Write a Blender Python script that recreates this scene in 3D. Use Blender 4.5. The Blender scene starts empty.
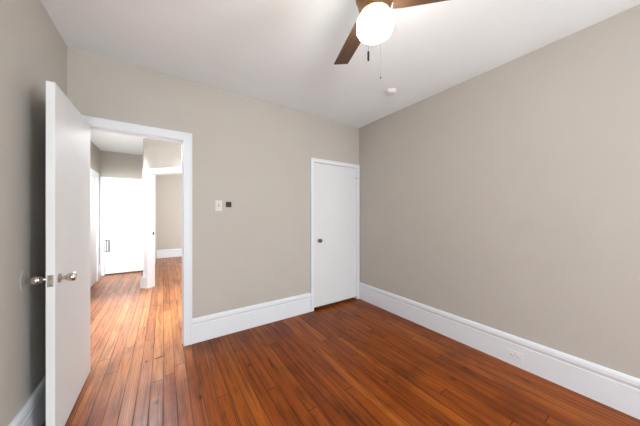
import bpy, bmesh, math, random
from mathutils import Vector, Matrix

S = bpy.context.scene
COL = S.collection
random.seed(4)
PI = math.pi

# ---------------------------------------------------------------- camera
F_PX, TH, HORIZON = 233.7, math.radians(33.81), 214.3
cam_d = bpy.data.cameras.new('camera')
cam_d.sensor_fit = 'HORIZONTAL'
cam_d.sensor_width = 36.0
cam_d.lens = 36.0 * F_PX / 640.0
cam_d.shift_y = (HORIZON - 213.0) / 640.0
cam_d.clip_start = 0.02
cam = bpy.data.objects.new('camera', cam_d)
cam.location = (0, 0, 1.36)
cam.rotation_euler = (PI / 2, 0, -TH)
COL.objects.link(cam)
S.camera = cam

# ---------------------------------------------------------------- world, lights, exposure
W = bpy.data.worlds.new('world'); S.world = W
W.use_nodes = True
wn = W.node_tree.nodes; wl = W.node_tree.links
bg = wn['Background']
sky = wn.new('ShaderNodeTexSky')
sky.sky_type = 'HOSEK_WILKIE'
wl.new(sky.outputs[0], bg.inputs['Color'])
bg.inputs['Strength'].default_value = 0.6

S.view_settings.view_transform = 'Standard'
S.view_settings.look = 'None'
S.view_settings.exposure = 0.16
S.view_settings.gamma = 1.0
S.view_settings.use_curve_mapping = False


def area(name, loc, target, sx, sy, power, col, spread=180):
    d = bpy.data.lights.new(name, 'AREA')
    d.shape = 'RECTANGLE'; d.size = sx; d.size_y = sy
    d.energy = power; d.color = col; d.spread = math.radians(spread)
    o = bpy.data.objects.new(name, d)
    o.location = loc
    o.rotation_euler = (Vector(target) - Vector(loc)).to_track_quat('-Z', 'Z').to_euler()
    COL.objects.link(o)
    return o

# fill added at two assumed windows behind the camera, tilted up to brighten the ceiling
area('window_fill', (0.25, -4.26, 1.4), (0.0, 0.0, 3.4), 0.95, 1.6, 48, (0.92, 0.97, 1.0))
area('window_fill', (1.75, -4.26, 1.4), (1.75, 0.0, 3.6), 0.95, 1.6, 6, (0.92, 0.97, 1.0))
# added fill at side windows put in to brighten the opposite walls
area('window_fill', (2.70, -2.20, 1.4), (0.4, -0.9, 1.45), 1.3, 1.6, 180, (0.92, 0.97, 1.0))
area('window_fill', (-0.73, -2.20, 1.4), (1.4, -0.4, 1.6), 1.3, 1.6, 88, (0.92, 0.97, 1.0))
# added fill, no window built: assumed daylight in the front room beyond the hall
area('front_room_fill', (2.9, 6.6, 1.5), (0.0, 7.2, 0.6), 1.6, 1.7, 200, (0.96, 0.98, 1.0))
# added fills with no source in the hall: walls, floor, room floor, far door
area('hall_side_fill', (-1.1, 4.0, 1.5), (0.4, 4.8, 2.1), 1.2, 1.4, 48, (0.96, 0.98, 1.0))
area('hall_floor_fill', (-0.2, 4.0, 2.73), (-0.2, 4.01, 0), 0.7, 1.6, 21, (0.96, 0.98, 1.0), 60)
area('doorway_spill_fill', (-0.35, 4.7, 2.70), (-0.2, 2.1, 0.3), 0.9, 0.9, 33, (0.96, 0.98, 1.0), 110)
area('far_door_fill', (-0.74, 4.7, 2.5), (-0.74, 6.95, 0.9), 0.4, 0.4, 25, (0.97, 0.98, 1.0), 66)


# ---------------------------------------------------------------- materials
def mat(name, col, rough=0.5, metal=0.0, spec=0.5, var=0.0, bump=0.0, bscale=60.0, coat=0.0):
    m = bpy.data.materials.new(name); m.use_nodes = True
    nt = m.node_tree; b = nt.nodes['Principled BSDF']
    b.inputs['Base Color'].default_value = (*col, 1)
    b.inputs['Roughness'].default_value = rough
    b.inputs['Metallic'].default_value = metal
    b.inputs['Specular IOR Level'].default_value = spec
    b.inputs['Coat Weight'].default_value = coat
    tc = nt.nodes.new('ShaderNodeTexCoord')
    if var:
        n = nt.nodes.new('ShaderNodeTexNoise'); n.inputs['Scale'].default_value = 3.0; n.inputs['Detail'].default_value = 4
        nt.links.new(tc.outputs['Object'], n.inputs['Vector'])
        r = nt.nodes.new('ShaderNodeValToRGB')
        r.color_ramp.elements[0].position = 0.3; r.color_ramp.elements[1].position = 0.7
        r.color_ramp.elements[0].color = (*[c * (1 - var) for c in col], 1)
        r.color_ramp.elements[1].color = (*[min(1, c * (1 + var)) for c in col], 1)
        nt.links.new(n.outputs['Fac'], r.inputs['Fac'])
        nt.links.new(r.outputs['Color'], b.inputs['Base Color'])
    if bump:
        n = nt.nodes.new('ShaderNodeTexNoise'); n.inputs['Scale'].default_value = bscale; n.inputs['Detail'].default_value = 3
        nt.links.new(tc.outputs['Object'], n.inputs['Vector'])
        bp = nt.nodes.new('ShaderNodeBump'); bp.inputs['Strength'].default_value = bump; bp.inputs['Distance'].default_value = 0.002
        nt.links.new(n.outputs['Fac'], bp.inputs['Height'])
        nt.links.new(bp.outputs['Normal'], b.inputs['Normal'])
    return m


M_WALL = mat('greige_wall_paint', (0.495, 0.465, 0.420), 0.85, spec=0.25, var=0.015, bump=0.12, bscale=90)
M_CEIL = mat('ceiling_paint', (0.86, 0.915, 0.94), 0.9, spec=0.2, var=0.01, bump=0.08, bscale=70)
M_TRIM = mat('white_trim_paint', (0.75, 0.785, 0.825), 0.42, spec=0.4, var=0.012, bump=0.05, bscale=25)
M_DOOR = mat('white_door_paint', (0.72, 0.735, 0.745), 0.6, spec=0.22, var=0.012, bump=0.05, bscale=14)
M_NICKEL = mat('brushed_nickel', (0.62, 0.58, 0.52), 0.22, metal=1.0, bump=0.05, bscale=200)
M_STEEL = mat('dull_steel', (0.40, 0.38, 0.35), 0.35, metal=1.0, bump=0.05, bscale=200)
M_OLDKNOB = mat('aged_pewter', (0.13, 0.12, 0.11), 0.3, metal=1.0, var=0.15)
M_PLASTIC = mat('white_plastic', (0.78, 0.77, 0.74), 0.4, var=0.01)
M_PLASTIC2 = mat('ivory_plastic', (0.66, 0.645, 0.60), 0.4, var=0.01)
M_DARK = mat('dark_plastic', (0.015, 0.013, 0.011), 0.6, var=0.1)
M_SLOT = mat('dark_slot', (0.045, 0.045, 0.047), 0.7, var=0.1)
M_BRONZE = mat('bronze_metal', (0.16, 0.09, 0.04), 0.4, metal=0.6, var=0.15)
M_GREY = mat('grey_cast_metal', (0.30, 0.30, 0.31), 0.5, metal=0.3, var=0.08)
M_GLASS = mat('window_glass', (0.9, 0.95, 1.0), 0.05)
M_GLASS.node_tree.nodes['Principled BSDF'].inputs['Transmission Weight'].default_value = 1.0


def emit_mat(name, col, strength):
    m = bpy.data.materials.new(name); m.use_nodes = True
    b = m.node_tree.nodes['Principled BSDF']
    b.inputs['Base Color'].default_value = (0.9, 0.88, 0.84, 1)
    b.inputs['Roughness'].default_value = 0.35
    b.inputs['Emission Color'].default_value = (*col, 1)
    b.inputs['Emission Strength'].default_value = strength
    return m


M_GLOBE = emit_mat('opal_glass_lit', (1.0, 0.94, 0.86), 52.0)


class N:
    """small node-graph helper"""
    def __init__(s, m): s.nt = m.node_tree
    def node(s, t, **kw):
        n = s.nt.nodes.new(t)
        for k, v in kw.items(): setattr(n, k, v)
        return n
    def put(s, sock, v):
        if hasattr(v, 'is_output'): s.nt.links.new(v, sock)
        else: sock.default_value = v
    def math(s, op, a, b=None, c=None, clamp=False):
        n = s.node('ShaderNodeMath', operation=op); n.use_clamp = clamp
        for i, v in enumerate((a, b, c)):
            if v is not None: s.put(n.inputs[i], v)
        return n.outputs[0]
    def vec(s, x, y, z):
        n = s.node('ShaderNodeCombineXYZ')
        for i, v in enumerate((x, y, z)): s.put(n.inputs[i], v)
        return n.outputs[0]
    def mix(s, fac, a, b, mode='MIX'):
        n = s.node('ShaderNodeMix', data_type='RGBA', blend_type=mode)
        s.put(n.inputs[0], fac); s.put(n.inputs[6], a); s.put(n.inputs[7], b)
        return n.outputs[2]
    def white(s, dim, v=None, w=None):
        n = s.node('ShaderNodeTexWhiteNoise', noise_dimensions=dim)
        if v is not None: s.put(n.inputs['Vector'], v)
        if w is not None: s.put(n.inputs['W'], w)
        return n.outputs['Value']
    def noise(s, v, scale, detail=3, dist=0.0, rough=0.5):
        n = s.node('ShaderNodeTexNoise')
        s.put(n.inputs['Vector'], v); n.inputs['Scale'].default_value = scale
        n.inputs['Detail'].default_value = detail; n.inputs['Distortion'].default_value = dist
        n.inputs['Roughness'].default_value = rough
        return n.outputs['Fac']
    def ramp(s, f, stops):
        n = s.node('ShaderNodeValToRGB'); cr = n.color_ramp
        while len(cr.elements) < len(stops): cr.elements.new(0.5)
        for e, (p, c) in zip(cr.elements, stops):
            e.position = p; e.color = (*c, 1) if len(c) == 3 else c
        s.put(n.inputs['Fac'], f)
        return n.outputs['Color']


def floor_material():
    m = bpy.data.materials.new('varnished_pine_boards'); m.use_nodes = True
    g = N(m); b = m.node_tree.nodes['Principled BSDF']
    tc = g.node('ShaderNodeTexCoord')
    sp = g.node('ShaderNodeSeparateXYZ'); g.put(sp.inputs[0], tc.outputs['Object'])
    X, Y = sp.outputs[0], sp.outputs[1]
    wob = g.math('MULTIPLY', g.math('SUBTRACT', g.noise(g.vec(0.0, Y, 0.0), 0.8, 1), 0.5), 0.02)
    xw = g.math('DIVIDE', g.math('ADD', X, wob), 0.083)
    row = g.math('FLOOR', xw)
    r1 = g.white('1D', w=row)
    yy = g.math('DIVIDE', g.math('ADD', Y, g.math('MULTIPLY', r1, 9.0)), 1.9)
    seg = g.math('FLOOR', yy)
    rnd = g.white('2D', v=g.vec(row, seg, 0.0))
    rnd2 = g.white('2D', v=g.vec(g.math('ADD', row, 31.7), seg, 0.0))
    base = g.ramp(rnd, [(0.0, (0.215, 0.044, 0.004)), (0.4, (0.255, 0.056, 0.005)), (0.8, (0.285, 0.067, 0.006)), (1.0, (0.340, 0.090, 0.009))])
    # the hall boards are a paler, more trodden pine; inside the doorway the paler tone is hall light painted in, board by board
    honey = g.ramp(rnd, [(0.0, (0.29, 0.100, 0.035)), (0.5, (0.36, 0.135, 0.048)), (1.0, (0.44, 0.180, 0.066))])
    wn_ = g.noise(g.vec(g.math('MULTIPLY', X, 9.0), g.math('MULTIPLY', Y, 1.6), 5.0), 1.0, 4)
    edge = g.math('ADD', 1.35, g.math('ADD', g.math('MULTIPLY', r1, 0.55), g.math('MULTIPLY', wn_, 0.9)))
    pale_and_lit = g.math('MULTIPLY', g.math('SUBTRACT', Y, edge), 1.3, clamp=True)
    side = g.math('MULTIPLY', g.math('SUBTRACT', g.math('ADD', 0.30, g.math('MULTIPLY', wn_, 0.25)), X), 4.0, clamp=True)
    pale_and_lit = g.math('MAXIMUM', g.math('MULTIPLY', pale_and_lit, side), g.math('GREATER_THAN', Y, 2.86))
    base = g.mix(pale_and_lit, base, honey)
    # grain
    gv = g.vec(g.math('ADD', g.math('MULTIPLY', X, 34.0), g.math('MULTIPLY', rnd2, 90.0)), g.math('ADD', g.math('MULTIPLY', Y, 1.7), g.math('MULTIPLY', rnd, 40.0)), 0.0)
    grain = g.noise(gv, 1.0, 5, 0.6, 0.6)
    wv = g.node('ShaderNodeTexWave', wave_type='BANDS', bands_direction='X')
    g.put(wv.inputs['Vector'], gv); wv.inputs['Scale'].default_value = 0.9
    wv.inputs['Distortion'].default_value = 7.0; wv.inputs['Detail'].default_value = 2; wv.inputs['Detail Scale'].default_value = 0.6
    grain_c = g.ramp(grain, [(0.28, (0.40, 0.33, 0.28)), (0.5, (1.0, 1.0, 1.0)), (0.75, (1.35, 1.45, 1.5))])
    col = g.mix(1.0, base, grain_c, 'MULTIPLY')
    wv_c = g.ramp(wv.outputs['Fac'], [(0.0, (0.66, 0.6, 0.55)), (0.5, (1, 1, 1)), (1.0, (1.1, 1.12, 1.12))])
    col = g.mix(0.85, col, wv_c, 'MULTIPLY')
    # old dark wear stains with shapes of their own
    st = g.noise(g.vec(g.math('MULTIPLY', X, 2.6), g.math('MULTIPLY', Y, 1.3), 3.0), 1.0, 5, 0.4, 0.62)
    st_c = g.ramp(st, [(0.32, (0.45, 0.40, 0.38)), (0.50, (1, 1, 1)), (1.0, (1, 1, 1))])
    col = g.mix(0.8, col, st_c, 'MULTIPLY')
    # fine dark flecks along the grain
    fl = g.noise(g.vec(g.math('MULTIPLY', X, 60.0), g.math('MULTIPLY', Y, 4.5), 9.0), 1.0, 2, 0.0)
    fl_c = g.ramp(fl, [(0.0, (0.35, 0.3, 0.28)), (0.30, (0.5, 0.45, 0.42)), (0.37, (1, 1, 1)), (1.0, (1, 1, 1))])
    col = g.mix(0.75, col, fl_c, 'MULTIPLY')
    # seams between boards
    fx = g.math('FRACT', xw)
    ex = g.math('MINIMUM', fx, g.math('SUBTRACT', 1.0, fx))
    sw = g.math('ADD', 0.014, g.math('MULTIPLY', g.noise(g.vec(row, g.math('MULTIPLY', Y, 2.0), 1.0), 1.0, 2), 0.058))
    seam_x = g.math('SUBTRACT', 1.0, g.math('DIVIDE', ex, sw), clamp=True)
    fy = g.math('FRACT', yy)
    ey = g.math('MINIMUM', fy, g.math('SUBTRACT', 1.0, fy))
    seam_y = g.math('SUBTRACT', 1.0, g.math('DIVIDE', ey, 0.0026), clamp=True)
    seam = g.math('MAXIMUM', seam_x, seam_y)
    # one open gap at a board end just inside the doorway
    gx = g.math('LESS_THAN', g.math('ABSOLUTE', g.math('ADD', X, 0.038)), 0.036)
    gy = g.math('LESS_THAN', g.math('ABSOLUTE', g.math('SUBTRACT', Y, g.math('ADD', 2.70, g.math('MULTIPLY', X, 0.12)))), 0.008)
    seam = g.math('MAXIMUM', seam, g.math('MULTIPLY', gx, gy))
    # sparse knots
    vo = g.node('ShaderNodeTexVoronoi', feature='F1', voronoi_dimensions='2D'); vo.inputs['Scale'].default_value = 1.0
    g.put(vo.inputs['Vector'], g.vec(g.math('MULTIPLY', X, 2.4), g.math('MULTIPLY', Y, 1.2), 0.0))
    kn = g.math('SUBTRACT', 1.0, g.math('DIVIDE', vo.outputs['Distance'], g.math('ADD', 0.004, g.math('MULTIPLY', fl, 0.085))), clamp=True)
    col = g.mix(g.math('MULTIPLY', kn, 0.9), col, (0.02, 0.007, 0.003, 1))
    col = g.mix(g.math('MULTIPLY', seam, 0.9), col, (0.014, 0.006, 0.003, 1))
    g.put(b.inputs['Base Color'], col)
    rg = g.noise(g.vec(g.math('MULTIPLY', X, 5.0), g.math('MULTIPLY', Y, 1.6), 0.0), 1.0, 4)
    rr = g.math('ADD', 0.24, g.math('MULTIPLY', rg, 0.16))
    g.put(b.inputs['Roughness'], g.math('ADD', rr, g.math('MULTIPLY', seam, 0.3), clamp=True))
    # the hall boards are a little glossier
    g.put(b.inputs['Specular IOR Level'], g.math('ADD', 0.17, g.math('MULTIPLY', pale_and_lit, 0.2)))
    hgt = g.math('SUBTRACT', g.math('ADD', g.math('MULTIPLY', grain, 0.10), g.math('MULTIPLY', rnd2, 0.12)), seam)
    bp = g.node('ShaderNodeBump'); bp.inputs['Strength'].default_value = 0.35; bp.inputs['Distance'].default_value = 0.002
    g.put(bp.inputs['Height'], hgt); g.put(b.inputs['Normal'], bp.outputs[0])
    return m


M_FLOOR = floor_material()


def blade_material():
    m = bpy.data.materials.new('walnut_fan_blade'); m.use_nodes = True
    g = N(m); b = m.node_tree.nodes['Principled BSDF']
    tc = g.node('ShaderNodeTexCoord')
    sp = g.node('ShaderNodeSeparateXYZ'); g.put(sp.inputs[0], tc.outputs['Object'])
    v = g.vec(g.math('MULTIPLY', sp.outputs[0], 4.0), g.math('MULTIPLY', sp.outputs[1], 60.0), sp.outputs[2])
    n = g.noise(v, 1.0, 4, 0.5)
    c = g.ramp(n, [(0.3, (0.045, 0.022, 0.011)), (0.7, (0.085, 0.043, 0.021))])
    g.put(b.inputs['Base Color'], c); b.inputs['Roughness'].default_value = 0.45
    return m


M_BLADE = blade_material()


# ---------------------------------------------------------------- mesh helpers
def bm_new(): return bmesh.new()


def box(bm, x0, x1, y0, y1, z0, z1, bev=0.0):
    vs = [bm.verts.new(p) for p in ((x0, y0, z0), (x1, y0, z0), (x1, y1, z0), (x0, y1, z0), (x0, y0, z1), (x1, y0, z1), (x1, y1, z1), (x0, y1, z1))]
    fs = [bm.faces.new([vs[i] for i in f]) for f in ((0, 3, 2, 1), (4, 5, 6, 7), (0, 1, 5, 4), (1, 2, 6, 5), (2, 3, 7, 6), (3, 0, 4, 7))]
    if bev:
        es = list({e for f in fs for e in f.edges})
        bmesh.ops.bevel(bm, geom=es, offset=bev, segments=2, profile=0.5, affect='EDGES')
    return vs


def extrude_profile(bm, prof, p0, p1, normal):
    """prof: (out, z) pairs, run from p0 to p1 (xy), 'out' along normal"""
    ring = []
    for p in (p0, p1):
        ring.append([bm.verts.new((p[0] + normal[0] * o, p[1] + normal[1] * o, z)) for o, z in prof])
    n = len(prof)
    for i in range(n):
        j = (i + 1) % n
        bm.faces.new((ring[0][i], ring[0][j], ring[1][j], ring[1][i]))
    bm.faces.new(ring[0][::-1]); bm.faces.new(ring[1])


def lathe(bm, prof, mtx=Matrix(), seg=32):
    """prof: (r, z) from bottom to top about local Z"""
    rings = []
    for r, z in prof:
        if r < 1e-6:
            rings.append([bm.verts.new(mtx @ Vector((0, 0, z)))])
        else:
            rings.append([bm.verts.new(mtx @ Vector((r * math.cos(2 * PI * k / seg), r * math.sin(2 * PI * k / seg), z))) for k in range(seg)])
    for a, b in zip(rings, rings[1:]):
        for k in range(seg):
            k2 = (k + 1) % seg
            if len(a) == 1 and len(b) == 1: continue
            if len(a) == 1: bm.faces.new((a[0], b[k2], b[k]))
            elif len(b) == 1: bm.faces.new((a[k], a[k2], b[0]))
            else: bm.faces.new((a[k], a[k2], b[k2], b[k]))
    for rr, flip in ((rings[0], True), (rings[-1], False)):
        if len(rr) > 1: bm.faces.new(rr[::-1] if flip else rr)


def link(name, bm, material, parent=None, smooth=False, bevel=0.0):
    bmesh.ops.recalc_face_normals(bm, faces=bm.faces[:])
    me = bpy.data.meshes.new(name); bm.to_mesh(me); bm.free()
    me.materials.append(material)
    o = bpy.data.objects.new(name, me); COL.objects.link(o)
    if parent: o.parent = parent
    if smooth:
        for p in me.polygons: p.use_smooth = True
        md = o.modifiers.new('edges', 'EDGE_SPLIT'); md.split_angle = math.radians(40)
    if bevel:
        md = o.modifiers.new('bevel', 'BEVEL'); md.width = bevel; md.segments = 2; md.limit_method = 'ANGLE'
    return o


def struct(name, bm, material, label=None, **kw):
    o = link(name, bm, material, **kw); o['kind'] = 'structure'
    if label: o['label'] = label
    return o


def thing(name, label, cat, loc=(0, 0, 0), group=None):
    o = bpy.data.objects.new(name, None); COL.objects.link(o)
    o.empty_display_size = 0.1
    o.location = loc; o['label'] = label; o['category'] = cat
    if group: o['group'] = group
    return o


def root_struct(name, label, loc=(0, 0, 0)):
    o = bpy.data.objects.new(name, None); COL.objects.link(o)
    o.empty_display_size = 0.1
    o.location = loc; o['kind'] = 'structure'; o['label'] = label
    return o


# ---------------------------------------------------------------- dimensions
H = 2.762           # ceiling
YE = 2.80           # wall facing the camera
T = 0.12            # wall thickness
XR, XL = 2.64, -0.67
YB = -4.20          # wall behind the camera
HX0, HX1, HZ = -0.555, 0.172, 2.125      # opening to the hall
CX0, CX1, CZ = 1.762, 2.580, 2.100       # closet opening
YH = 6.95           # far end of the hall
XHL = -1.15         # left wall of the hall
AX, AY = -0.31, 5.42                     # corner where the slanted hall wall starts
YF = 8.80           # far wall of the front room

# ---------------------------------------------------------------- room shell
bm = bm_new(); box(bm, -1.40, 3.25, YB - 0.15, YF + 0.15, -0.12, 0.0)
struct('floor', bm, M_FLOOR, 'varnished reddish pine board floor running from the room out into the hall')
bm = bm_new(); box(bm, -1.40, 3.25, YB - 0.15, YF + 0.15, H, H + 0.12)
struct('ceiling', bm, M_CEIL, 'plain off-white ceiling above the room and hall')

RW0, RW1, RZ0, RZ1 = -2.9, -1.5, 0.55, 2.25   # windows added in both side walls for the fill lights, outside the picture
bm = bm_new()
box(bm, XL - T, XL, YB, RW0, 0, H); box(bm, XL - T, XL, RW1, YE, 0, H)
box(bm, XL - T, XL, RW0, RW1, 0, RZ0); box(bm, XL - T, XL, RW0, RW1, RZ1, H)
struct('wall_left', bm, M_WALL, 'greige wall on the left behind the open door')
bm = bm_new()
box(bm, XR, XR + T, YB, RW0, 0, H); box(bm, XR, XR + T, RW1, YE, 0, H)
box(bm, XR, XR + T, RW0, RW1, 0, RZ0); box(bm, XR, XR + T, RW0, RW1, RZ1, H)
struct('wall_right', bm, M_WALL, 'long bare greige wall on the right')
bm = bm_new()
box(bm, XHL - T, HX0 - 0.02, YE, YE + T, 0, H)
box(bm, HX0 - 0.02, HX1 + 0.02, YE, YE + T, HZ + 0.02, H)
box(bm, HX1 + 0.02, CX0 - 0.02, YE, YE + T, 0, H)
box(bm, CX0 - 0.02, CX1 + 0.02, YE, YE + T, CZ + 0.02, H)
box(bm, CX1 + 0.02, 3.12, YE, YE + T, 0, H)
struct('wall_back', bm, M_WALL, 'greige wall facing the camera, with hall doorway and closet door')
# wall behind the camera, with two assumed windows
WIN = ((-0.25, 0.75), (1.25, 2.25)); WZ0, WZ1 = 0.65, 2.35
bm = bm_new()
xs = [XL - T, WIN[0][0], WIN[0][1], WIN[1][0], WIN[1][1], XR + T]
for i in (0, 2, 4): box(bm, xs[i], xs[i + 1], YB - T, YB, 0, H)
for a, b in WIN:
    box(bm, a, b, YB - T, YB, 0, WZ0); box(bm, a, b, YB - T, YB, WZ1, H)
struct('wall_front', bm, M_WALL, 'greige wall behind the camera with two assumed windows')
for i, (a, b) in enumerate(WIN):  # unseen windows, assumed here to hold the rear fill lights
    r = root_struct('window_%d' % (i + 1), 'white sash window, assumed, in the wall behind the camera')
    f = bm_new()
    y0, y1 = YB - 0.10, YB - 0.075
    box(f, a, a + 0.05, y0, y1, WZ0, WZ1); box(f, b - 0.05, b, y0, y1, WZ0, WZ1)
    box(f, a + 0.05, b - 0.05, y0, y1, WZ0, WZ0 + 0.05); box(f, a + 0.05, b - 0.05, y0, y1, WZ1 - 0.05, WZ1)
    box(f, a + 0.05, b - 0.05, y0, y1, 1.48, 1.52)
    link('window_frame', f, M_TRIM, r)
    p = bm_new(); box(p, a + 0.05, b - 0.05, y0 + 0.008, y0 + 0.014, WZ0 + 0.05, WZ1 - 0.05)
    link('window_pane', p, M_GLASS, r)

for nm, side, x0 in (('window_3', 'right', XR + 0.08), ('window_4', 'left', XL - 0.105)):  # both windows added for the side fill lights
    r = root_struct(nm, 'white sash window, added for fill light, at the near end of the %s wall' % side)
    f = bm_new(); x1 = x0 + 0.025
    box(f, x0, x1, RW0, RW0 + 0.05, RZ0, RZ1); box(f, x0, x1, RW1 - 0.05, RW1, RZ0, RZ1)
    box(f, x0, x1, RW0 + 0.05, RW1 - 0.05, RZ0, RZ0 + 0.05); box(f, x0, x1, RW0 + 0.05, RW1 - 0.05, RZ1 - 0.05, RZ1)
    box(f, x0, x1, RW0 + 0.05, RW1 - 0.05, 1.38, 1.42)
    link('window_frame', f, M_TRIM, r)
    p = bm_new(); box(p, x0 + 0.008, x0 + 0.014, RW0 + 0.05, RW1 - 0.05, RZ0 + 0.05, RZ1 - 0.05)
    link('window_pane', p, M_GLASS, r)

# closet behind the closed door
bm = bm_new()
box(bm, 1.50, 1.60, YE + T, 3.55, 0, H); box(bm, 1.50, 3.12, 3.55, 3.65, 0, H)
struct('wall_closet', bm, M_WALL, 'walls of the closet behind the closed white door')

# hall
bm = bm_new(); box(bm, XHL - T, XHL, YE + T, YH + T, 0, H)
struct('wall_hall_left', bm, M_WALL, 'left wall of the hall seen past the open door')
DX0, DX1, DZ = -1.085, -0.37, 2.08       # far hall door opening
bm = bm_new()
box(bm, XHL, DX0 - 0.01, YH, YH + T, 0, H); box(bm, DX1 + 0.01, AX + T, YH, YH + T, 0, H)
box(bm, DX0 - 0.01, DX1 + 0.01, YH, YH + T, DZ + 0.01, H)
struct('wall_hall_far', bm, M_WALL, 'greige wall at the far end of the hall above the white door')
bm = bm_new()
box(bm, AX, AX + T, AY + 0.05, YH, 0, H)
box(bm, AX, AX + T, YH + T, YF, 0, H)
struct('wall_hall_right', bm, M_WALL, 'wall between the hall and the front room')
bm = bm_new(); box(bm, 0.75, 0.75 + T, YE + T, 4.40, 0, H)
struct('wall_hall_near', bm, M_WALL, 'near right wall of the hall')

# slanted hall wall with a cased opening
D = (math.sqrt(0.5), -math.sqrt(0.5)); NN = (math.sqrt(0.5), math.sqrt(0.5))
SLANT = Matrix(((D[0], NN[0], 0, AX), (D[1], NN[1], 0, AY), (0, 0, 1, 0), (0, 0, 0, 1)))   # local x along the wall, y into it
SO0, SO1, SZ = 0.125, 0.93, 2.10
bm = bm_new()
box(bm, 0, SO0 - 0.012, 0, T, 0, H); box(bm, SO1 + 0.012, 1.55, 0, T, 0, H); box(bm, SO0 - 0.012, SO1 + 0.012, 0, T, SZ + 0.012, H)
bm.transform(SLANT)
struct('wall_hall_slant', bm, M_WALL, 'slanted hall wall with a white cased opening')

# front room beyond the slanted opening
bm = bm_new(); box(bm, AX, 3.12, YF, YF + T, 0, H)
struct('wall_far_room', bm, M_WALL, 'pale far wall of the room seen through the second doorway')
bm = bm_new(); box(bm, 3.0, 3.12, 3.65, YF, 0, H)
struct('wall_far_room_right', bm, M_WALL, 'right wall of the room beyond the hall')

# ---------------------------------------------------------------- baseboards (deep, with a cap moulding)
BB = 0.262
def bb_prof(h=BB, t=0.020):
    return [(0.0005, 0.0), (t, 0.0), (t, h - 0.072), (t - 0.004, h - 0.068), (t - 0.004, h - 0.060), (t, h - 0.054), (t + 0.004, h - 0.040),
            (t + 0.002, h - 0.018), (t - 0.004, h - 0.006), (t - 0.010, h), (0.0005, h)]

bm = bm_new(); extrude_profile(bm, bb_prof(), (HX1 + 0.079, YE), (CX0 - 0.053, YE), (0, -1))
struct('baseboard_back', bm, M_TRIM, 'deep white baseboard between the hall doorway and closet door')
bm = bm_new(); extrude_profile(bm, bb_prof(), (XR, YB), (XR, YE - 0.001), (-1, 0))
struct('baseboard_right', bm, M_TRIM, 'deep white baseboard along the right wall')
bm = bm_new(); extrude_profile(bm, bb_prof(), (XL, YB), (XL, YE - 0.025), (1, 0))
struct('baseboard_left', bm, M_TRIM, 'deep white baseboard on the left wall behind the open door')
bm = bm_new(); extrude_profile(bm, bb_prof(), (XL + 0.03, YB), (XR - 0.03, YB), (0, 1))
struct('baseboard_front', bm, M_TRIM, 'white baseboard on the wall behind the camera')
bm = bm_new(); extrude_profile(bm, bb_prof(), (XHL, YE + T + 0.01), (XHL, YH - 0.03), (1, 0))
struct('baseboard_hall', bm, M_TRIM, 'white baseboard along the left hall wall')
bm = bm_new(); extrude_profile(bm, bb_prof(0.25), (AX + T + 0.01, YF), (2.99, YF), (0, -1))
struct('baseboard_far', bm, M_TRIM, 'white baseboard in the room beyond the hall')


# ---------------------------------------------------------------- door casings
def casing(name, label, x0, x1, z, y, out, w, t, depth, thick=0.012, band=True, mtx=None, sides=(True, True), wl=None, wr=None):
    """a cased opening in a wall whose room face is at y; room side is y-out"""
    r = root_struct(name, label)
    wl = wl or w; wr = wr or w
    ya, yb = y - t, y - 0.0005
    jb = bm_new()
    box(jb, x0 - thick, x0, y - 0.0005, y + depth, 0, z + thick); box(jb, x1, x1 + thick, y - 0.0005, y + depth, 0, z + thick)
    box(jb, x0, x1, y - 0.0005, y + depth, z, z + thick)
    if mtx: jb.transform(mtx)
    link('jamb', jb, M_TRIM, r)
    if sides[0]:
        s = bm_new(); box(s, x0 - wl, x0 + 0.0, ya, yb, 0, z)
        if band: box(s, x0 - wl, x0 - wl + 0.014, ya - 0.006, ya, 0, z + w)
        if mtx: s.transform(mtx)
        link('side_casing', s, M_TRIM, r, bevel=0.002)
    if sides[1]:
        s = bm_new(); box(s, x1, x1 + wr, ya, yb, 0, z)
        if band: box(s, x1 + wr - 0.014, x1 + wr, ya - 0.006, ya, 0, z + w)
        if mtx: s.transform(mtx)
        link('side_casing', s, M_TRIM, r, bevel=0.002)
    hd = bm_new(); box(hd, x0 - wl, x1 + wr, ya, yb, z, z + w)
    if band: box(hd, x0 - wl + 0.014, x1 + wr - 0.014, ya - 0.006, ya, z + w - 0.014, z + w)
    if mtx: hd.transform(mtx)
    link('head_casing', hd, M_TRIM, r, bevel=0.002)
    return r


hall_trim = casing('trim_1', 'white casing around the open hall doorway', HX0, HX1, HZ, YE, 1, 0.078, 0.022, T + 0.01)
sp_ = bm_new(); box(sp_, HX1 - 0.0025, HX1 - 0.0002, YE + 0.006, YE + 0.034, 0.945, 1.02)
o = link('strike_plate', sp_, M_STEEL, hall_trim); o['label'] = 'dull steel strike plate'
# thin stop bead round the inside of the jamb
sb = bm_new()
box(sb, HX1 - 0.010, HX1 - 0.0002, YE + 0.045, YE + 0.085, 0, HZ - 0.0102)
box(sb, HX0 + 0.0002, HX0 + 0.010, YE + 0.045, YE + 0.085, 0, HZ - 0.0102)
box(sb, HX0 + 0.0002, HX1 - 0.0002, YE + 0.045, YE + 0.085, HZ - 0.010, HZ - 0.0002)
link('door_stop', sb, M_TRIM, hall_trim)

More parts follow.
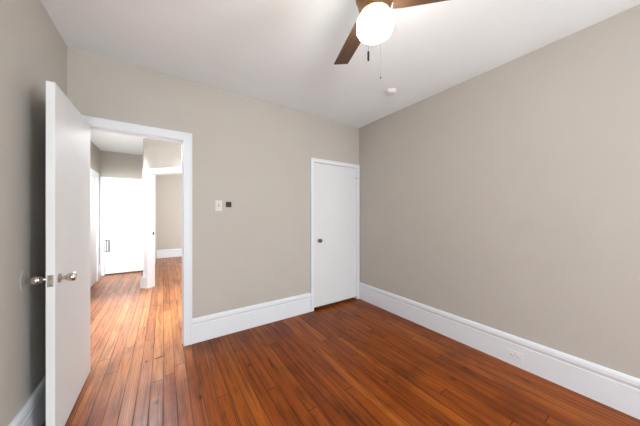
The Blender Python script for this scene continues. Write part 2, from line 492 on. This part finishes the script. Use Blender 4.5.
casing('trim_2', 'white casing around the closet door', CX0, CX1, CZ, YE, 1, 0.052, 0.020, T, wr=0.046)
casing('trim_3', 'white casing of the far hall door', DX0, DX1, DZ, YH, 1, 0.105, 0.020, T, thick=0.008, wl=0.062, wr=0.055)
slant_trim = casing('trim_4', 'white casing of the slanted doorway further down the hall', SO0, SO1, SZ, 0.0, 1, 0.105, 0.022, T + 0.005, mtx=SLANT)
pb = bm_new(); box(pb, -0.035, SO0 - 0.004, -0.034, -0.0225, 0, 0.205, 0.003); box(pb, -0.035, -0.002, -0.0225, 0.10, 0, 0.205, 0.003)
pb.transform(SLANT)
link('plinth', pb, M_TRIM, slant_trim)
spb = bm_new(); box(spb, SO0 + 0.0002, SO0 + 0.003, 0.075, 0.105, 0.97, 1.03); spb.transform(SLANT)
link('strike_plate', spb, M_OLDKNOB, slant_trim)


# ---------------------------------------------------------------- doors
def knob_profile():
    # tulip knob: neck then a flaring drum, along +z from the door face
    return [(0.011, 0.0), (0.011, 0.014), (0.013, 0.020), (0.0205, 0.027), (0.0245, 0.034), (0.0262, 0.046), (0.0255, 0.058), (0.021, 0.063), (0.0, 0.065)]

def rose_profile(r=0.028):
    return [(r, 0.0), (r, 0.003), (r - 0.004, 0.007), (0.014, 0.009), (0.0, 0.009)]

def aim(loc, d):
    q = Vector(d).to_track_quat('Z', 'Y')
    return Matrix.Translation(loc) @ q.to_matrix().to_4x4()

# the open door to the hall
LX0, LX1, LY0, LY1 = -0.561, -0.523, 1.985, 2.772
leaf = root_struct('door_1', 'white slab door standing open against the left wall')
bm = bm_new(); box(bm, LX0, LX1, LY0, LY1, 0.012, 2.127, 0.0025)
link('door_leaf', bm, M_DOOR, leaf)
KZ, KY = 0.975, LY0 + 0.065
for x, d, nm in ((LX1, (1, 0, 0), 'shiny nickel knob on the hall side'), (LX0, (-1, 0, 0), 'shiny nickel knob on the wall side')):
    kb = bm_new(); lathe(kb, [(0.0105, 0.004)] + [(r, z + 0.008) for r, z in knob_profile()], aim((x, KY, KZ), d), 28)
    k = link('knob', kb, M_NICKEL, leaf, smooth=True); k['label'] = nm
    rb = bm_new(); lathe(rb, rose_profile(), aim((x, KY, KZ), d), 28)
    link('rose', rb, M_STEEL, k, smooth=True)
lb = bm_new(); xc = (LX0 + LX1) / 2
box(lb, xc - 0.0125, xc + 0.0125, LY0 - 0.002, LY0 + 0.004, KZ - 0.034, KZ + 0.034, 0.0008)
lp = link('latch_plate', lb, M_NICKEL, leaf)
lt = bm_new(); box(lt, xc - 0.007, xc + 0.007, LY0 - 0.012, LY0 - 0.0021, KZ - 0.012, KZ + 0.012, 0.002)
link('latch_bolt', lt, M_STEEL, lp)
sc = bm_new()
for dz in (-0.026, 0.026): lathe(sc, [(0.004, 0.0), (0.004, 0.0012), (0.0, 0.0018)], aim((xc, LY0 - 0.002, KZ + dz), (0, -1, 0)), 12)
link('screws', sc, M_OLDKNOB, lp)
for z in (0.28, 1.1, 1.88):
    hb = bm_new(); lathe(hb, [(0.006, 0), (0.006, 0.09)], Matrix.Translation((LX0 - 0.004, LY1 + 0.0, z)), 12)
    link('hinge', hb, M_TRIM, leaf)

# closet door
cd = root_struct('door_2', 'closed white slab closet door in the corner')
SX0, SX1 = CX0 + 0.004, CX1 - 0.004
bm = bm_new(); box(bm, SX0, SX1, YE - 0.012, YE + 0.024, 0.040, CZ - 0.005, 0.002)
link('door_leaf', bm, M_DOOR, cd)
kc = (1.848, YE - 0.012, 0.985)
kb = bm_new(); lathe(kb, [(0.009, 0.002), (0.009, 0.02), (0.016, 0.026), (0.025, 0.034), (0.028, 0.044), (0.026, 0.053), (0.017, 0.059), (0.0, 0.061)], aim(kc, (0, -1, 0)), 24)
k = link('knob', kb, M_OLDKNOB, cd, smooth=True); k['label'] = 'small dark metal knob'
rb = bm_new(); lathe(rb, rose_profile(0.027), aim(kc, (0, -1, 0)), 24); link('rose', rb, M_STEEL, k, smooth=True)
hk = bm_new()
lathe(hk, [(0.007, 0.0), (0.007, 0.003), (0.003, 0.004), (0.003, 0.018), (0.0, 0.019)], aim((2.548, YE - 0.012, 1.935), (0, -1, 0)), 12)
box(hk, 2.540, 2.598, YE - 0.0295, YE - 0.025, 1.930, 1.936)
link('hook_latch', hk, M_STEEL, cd)
for z in (0.25, 1.80):
    hb = bm_new(); lathe(hb, [(0.0055, 0), (0.0055, 0.085)], Matrix.Translation((SX1 + 0.002, YE - 0.0262, z)), 12)
    link('hinge', hb, M_TRIM, cd)

# door in the left wall of the hall, seen at a very shallow angle
r4 = root_struct('door_4', 'white cased door in the left hall wall, seen edge-on past the open door')
bm = bm_new(); box(bm, XHL + 0.0225, XHL + 0.034, 5.62, 6.42, 0.015, 2.08, 0.002)
link('door_leaf', bm, M_DOOR, r4)
bm = bm_new()
box(bm, XHL + 0.0225, XHL + 0.045, 5.50, 5.615, 0, 2.09); box(bm, XHL + 0.0225, XHL + 0.045, 6.425, 6.54, 0, 2.09); box(bm, XHL + 0.0225, XHL + 0.045, 5.50, 6.54, 2.09, 2.20)
box(bm, XHL + 0.0005, XHL + 0.0224, 5.50, 6.54, BB + 0.002, 2.20)
link('casing', bm, M_TRIM, r4)

# far hall door
fd = root_struct('door_3', 'bright white door at the far end of the hall')
bm = bm_new(); box(bm, DX0 + 0.004, DX1 - 0.004, YH + 0.004, YH + 0.04, 0.028, DZ - 0.005, 0.002)
link('door_leaf', bm, M_DOOR, fd)

# ---------------------------------------------------------------- ceiling fan
FX, FY = 0.968, 0.902
fan = thing('ceiling_fan', 'three-blade dark wood ceiling fan with a lit white globe', 'ceiling fan', (FX, FY, H))
bm = bm_new(); lathe(bm, [(0.030, -0.060), (0.055, -0.045), (0.068, -0.020), (0.070, -0.0005)], seg=40)
link('canopy', bm, M_BRONZE, fan, smooth=True)
bm = bm_new(); lathe(bm, [(0.014, -0.125), (0.014, -0.055)], seg=20)
link('downrod', bm, M_BRONZE, fan, smooth=True)
bm = bm_new(); lathe(bm, [(0.070, -0.232), (0.098, -0.222), (0.106, -0.205), (0.108, -0.165), (0.100, -0.140), (0.070, -0.122), (0.020, -0.115)], seg=48)
link('motor_housing', bm, M_BRONZE, fan, smooth=True)
bm = bm_new(); lathe(bm, [(0.070, -0.312), (0.082, -0.308), (0.084, -0.268), (0.092, -0.250), (0.094, -0.236), (0.072, -0.232)], seg=40)
link('light_fitter', bm, M_BRONZE, fan, smooth=True)
gl = []
GR, GH = 0.099, 0.051                       # drum-like globe
for k in range(0, 25):
    a = -PI / 2 + PI * k / 24
    c, s_ = math.cos(a), math.sin(a)
    e = 2.0 / 3.6
    gl.append((GR * (abs(c) ** e), -0.364 + GH * math.copysign(abs(s_) ** e, s_)))
gl[0] = (0.0, gl[0][1]); gl = [p for p in gl if p[1] < -0.3135] + [(0.070, -0.3125)]
bm = bm_new(); lathe(bm, gl, seg=48)
o = link('lamp_globe', bm, M_GLOBE, fan, smooth=True); o['label'] = 'lit opal white glass globe'
for ang in (71.5, -45.5, 192.5):
    a = math.radians(ang)
    bb_ = bm_new()
    R0, R1 = 0.098, 0.538
    pts = [(R0, -0.050), (R0, 0.050), (R1 + 0.012, 0.0535), (R1 - 0.018, -0.0535)]
    pts = [(R0, -0.048), (R0 + 0.05, -0.0525), (R1 - 0.016, -0.0535), (R1 - 0.012, -0.051), (R1 + 0.010, 0.051), (R1 + 0.008, 0.0535), (R0 + 0.05, 0.0525), (R0, 0.048)]
    lo = [bb_.verts.new((x, y, -0.004 + 0.0)) for x, y in pts]
    hi = [bb_.verts.new((x, y, 0.004)) for x, y in pts]
    bb_.faces.new(lo[::-1]); bb_.faces.new(hi)
    for i in range(len(pts)):
        j = (i + 1) % len(pts); bb_.faces.new((lo[i], lo[j], hi[j], hi[i]))
    bl = link('blade', bb_, M_BLADE, fan, bevel=0.0015)
    bl.location = (0, 0, -0.240)
    bl.rotation_euler = (math.radians(-5), 0, a)
    ib = bm_new(); box(ib, 0.085, 0.19, -0.018, 0.018, 0.0045, 0.010, 0.001)
    link('blade_bracket', ib, M_BRONZE, bl)
for dx, dy, z0, z1, pend in ((-0.114, -0.063, -0.215, -0.585, 'wood'), (0.126, 0.071, -0.215, -0.567, 'bead')):
    cb = bm_new()
    lathe(cb, [(0.0004, z1), (0.0004, z0)], Matrix.Translation((dx, dy, 0)), 8)
    n = int((z0 - z1) / 0.006)
    for i in range(n):
        zc = z1 + (i + 0.5) * (z0 - z1) / n
        lathe(cb, [(0, zc - 0.0017), (0.0007, zc - 0.001), (0.0007, zc + 0.001), (0, zc + 0.0017)], Matrix.Translation((dx, dy, 0)), 6)
    ch = link('pull_chain', cb, M_DARK, fan)
    pbm = bm_new()
    if pend == 'wood':
        lathe(pbm, [(0.0, z1 - 0.048), (0.0045, z1 - 0.047), (0.0055, z1 - 0.040), (0.0055, z1 - 0.006), (0.004, z1), (0.0, z1 + 0.001)], Matrix.Translation((dx, dy, 0)), 20)
        p_ = link('pendant', pbm, M_DARK, ch, smooth=True); p_['label'] = 'dark wooden cylinder pull'
    else:
        lathe(pbm, [(0.0, z1 - 0.011), (0.004, z1 - 0.009), (0.005, z1 - 0.005), (0.003, z1), (0.0, z1 + 0.001)], Matrix.Translation((dx, dy, 0)), 16)
        p_ = link('pendant', pbm, M_OLDKNOB, ch, smooth=True); p_['label'] = 'tiny dark metal bell pull'

# ---------------------------------------------------------------- smoke detector
sd = thing('smoke_detector', 'round white smoke detector on the ceiling beyond the fan', 'smoke detector', (2.15, 1.76, H))
bm = bm_new(); lathe(bm, [(0.0, -0.036), (0.036, -0.035), (0.046, -0.030), (0.054, -0.018), (0.056, -0.010)], seg=40)
link('cover', bm, M_PLASTIC, sd, smooth=True)
bm = bm_new(); lathe(bm, [(0.058, -0.0105), (0.063, -0.008), (0.063, -0.0005)], seg=40)
link('base_plate', bm, M_PLASTIC, sd, smooth=True)
bm = bm_new(); lathe(bm, [(0.0, -0.0385), (0.006, -0.038), (0.007, -0.0335), (0.0, -0.033)], Matrix.Translation((-0.030, -0.006, 0.0)), 16)
link('test_button', bm, M_GREY, sd, smooth=True)

# ---------------------------------------------------------------- light switch and thermostat on the back wall
sw = thing('light_switch', 'ivory toggle light switch plate left of the small black thermostat', 'light switch', (0.511, YE, 1.456))
bm = bm_new(); box(bm, -0.035, 0.035, -0.006, -0.0004, -0.059, 0.059, 0.002)
link('cover_plate', bm, M_PLASTIC2, sw)
bm = bm_new(); box(bm, -0.005, 0.005, -0.0072, -0.0061, -0.012, 0.012); bm.transform(Matrix.Identity(4))
box(bm, -0.004, 0.004, -0.017, -0.0072, -0.008, 0.001, 0.001)
link('toggle', bm, M_GREY, sw)
for z in (-0.030, 0.030):
    bm = bm_new(); lathe(bm, [(0.0028, 0.0), (0.0028, 0.0008), (0, 0.0012)], aim((0, -0.006, z), (0, -1, 0)), 12)
    link('screw', bm, M_GREY, sw)
th = thing('thermostat', 'small square black thermostat right of the light switch', 'thermostat', (0.618, YE, 1.472))
bm = bm_new(); box(bm, -0.030, 0.030, -0.006, -0.0004, -0.030, 0.030, 0.002)
link('mounting_plate', bm, M_SLOT, th)
bm = bm_new(); box(bm, -0.0275, 0.0275, -0.020, -0.0061, -0.0275, 0.0275, 0.003)
link('display', bm, M_DARK, th)

# ---------------------------------------------------------------- outlet set in the right baseboard
ob = thing('electrical_outlet', 'white electrical outlet set sideways in the right baseboard', 'electrical outlet', (XR - 0.0203, 0.770, 0.098))
bm = bm_new(); box(bm, -0.005, -0.0003, -0.058, 0.058, -0.035, 0.035, 0.0018)
link('cover_plate', bm, M_TRIM, ob)
for y in (-0.022, 0.022):
    bm = bm_new(); lathe(bm, [(0.0165, 0), (0.0165, 0.0012), (0.0155, 0.0018), (0, 0.0018)], aim((-0.005, y, 0), (-1, 0, 0)), 28)
    soc = link('socket', bm, M_PLASTIC, ob, smooth=True)
    for dz in (-0.006, 0.006):
        bm = bm_new(); box(bm, -0.0074, -0.0069, y - 0.004, y + 0.005, dz - 0.001, dz + 0.001)
        link('slot', bm, M_SLOT, soc)
bm = bm_new(); lathe(bm, [(0.003, 0), (0.003, 0.0008), (0, 0.001)], aim((-0.005, 0, 0), (-1, 0, 0)), 12)
link('screw', bm, M_GREY, ob)

# ---------------------------------------------------------------- round wall bumper behind the knob
wb = bm_new()
lathe(wb, [(0.062, 0.0003), (0.062, 0.0015), (0.060, 0.0030), (0.056, 0.0036), (0.053, 0.0030), (0.051, 0.0020), (0.0, 0.0019)], aim((XL, 2.085, 0.975), (1, 0, 0)), 48)
o = link('wall_bumper', wb, M_WALL, smooth=True)
o['label'] = 'round wall bumper painted wall colour, on the left wall behind the knob'; o['category'] = 'wall bumper'

# ---------------------------------------------------------------- slotted grille low on the far hall door
gr = thing('vent_grille', 'small slotted grey metal grille on the far white hall door', 'vent grille', (-1.046, YH + 0.004, 0.655))
bm = bm_new()
box(bm, -0.050, 0.050, -0.004, -0.0004, -0.135, 0.135)
link('backing', bm, M_SLOT, gr)
bm = bm_new()
for x in (-0.017, 0.017): box(bm, x - 0.0075, x + 0.0075, -0.018, -0.0042, -0.118, 0.118, 0.003)
link('slats', bm, M_TRIM, gr)
bm = bm_new(); box(bm, -0.056, 0.075, -0.020, -0.0045, -0.165, -0.142, 0.003)
link('ledge', bm, M_TRIM, gr)
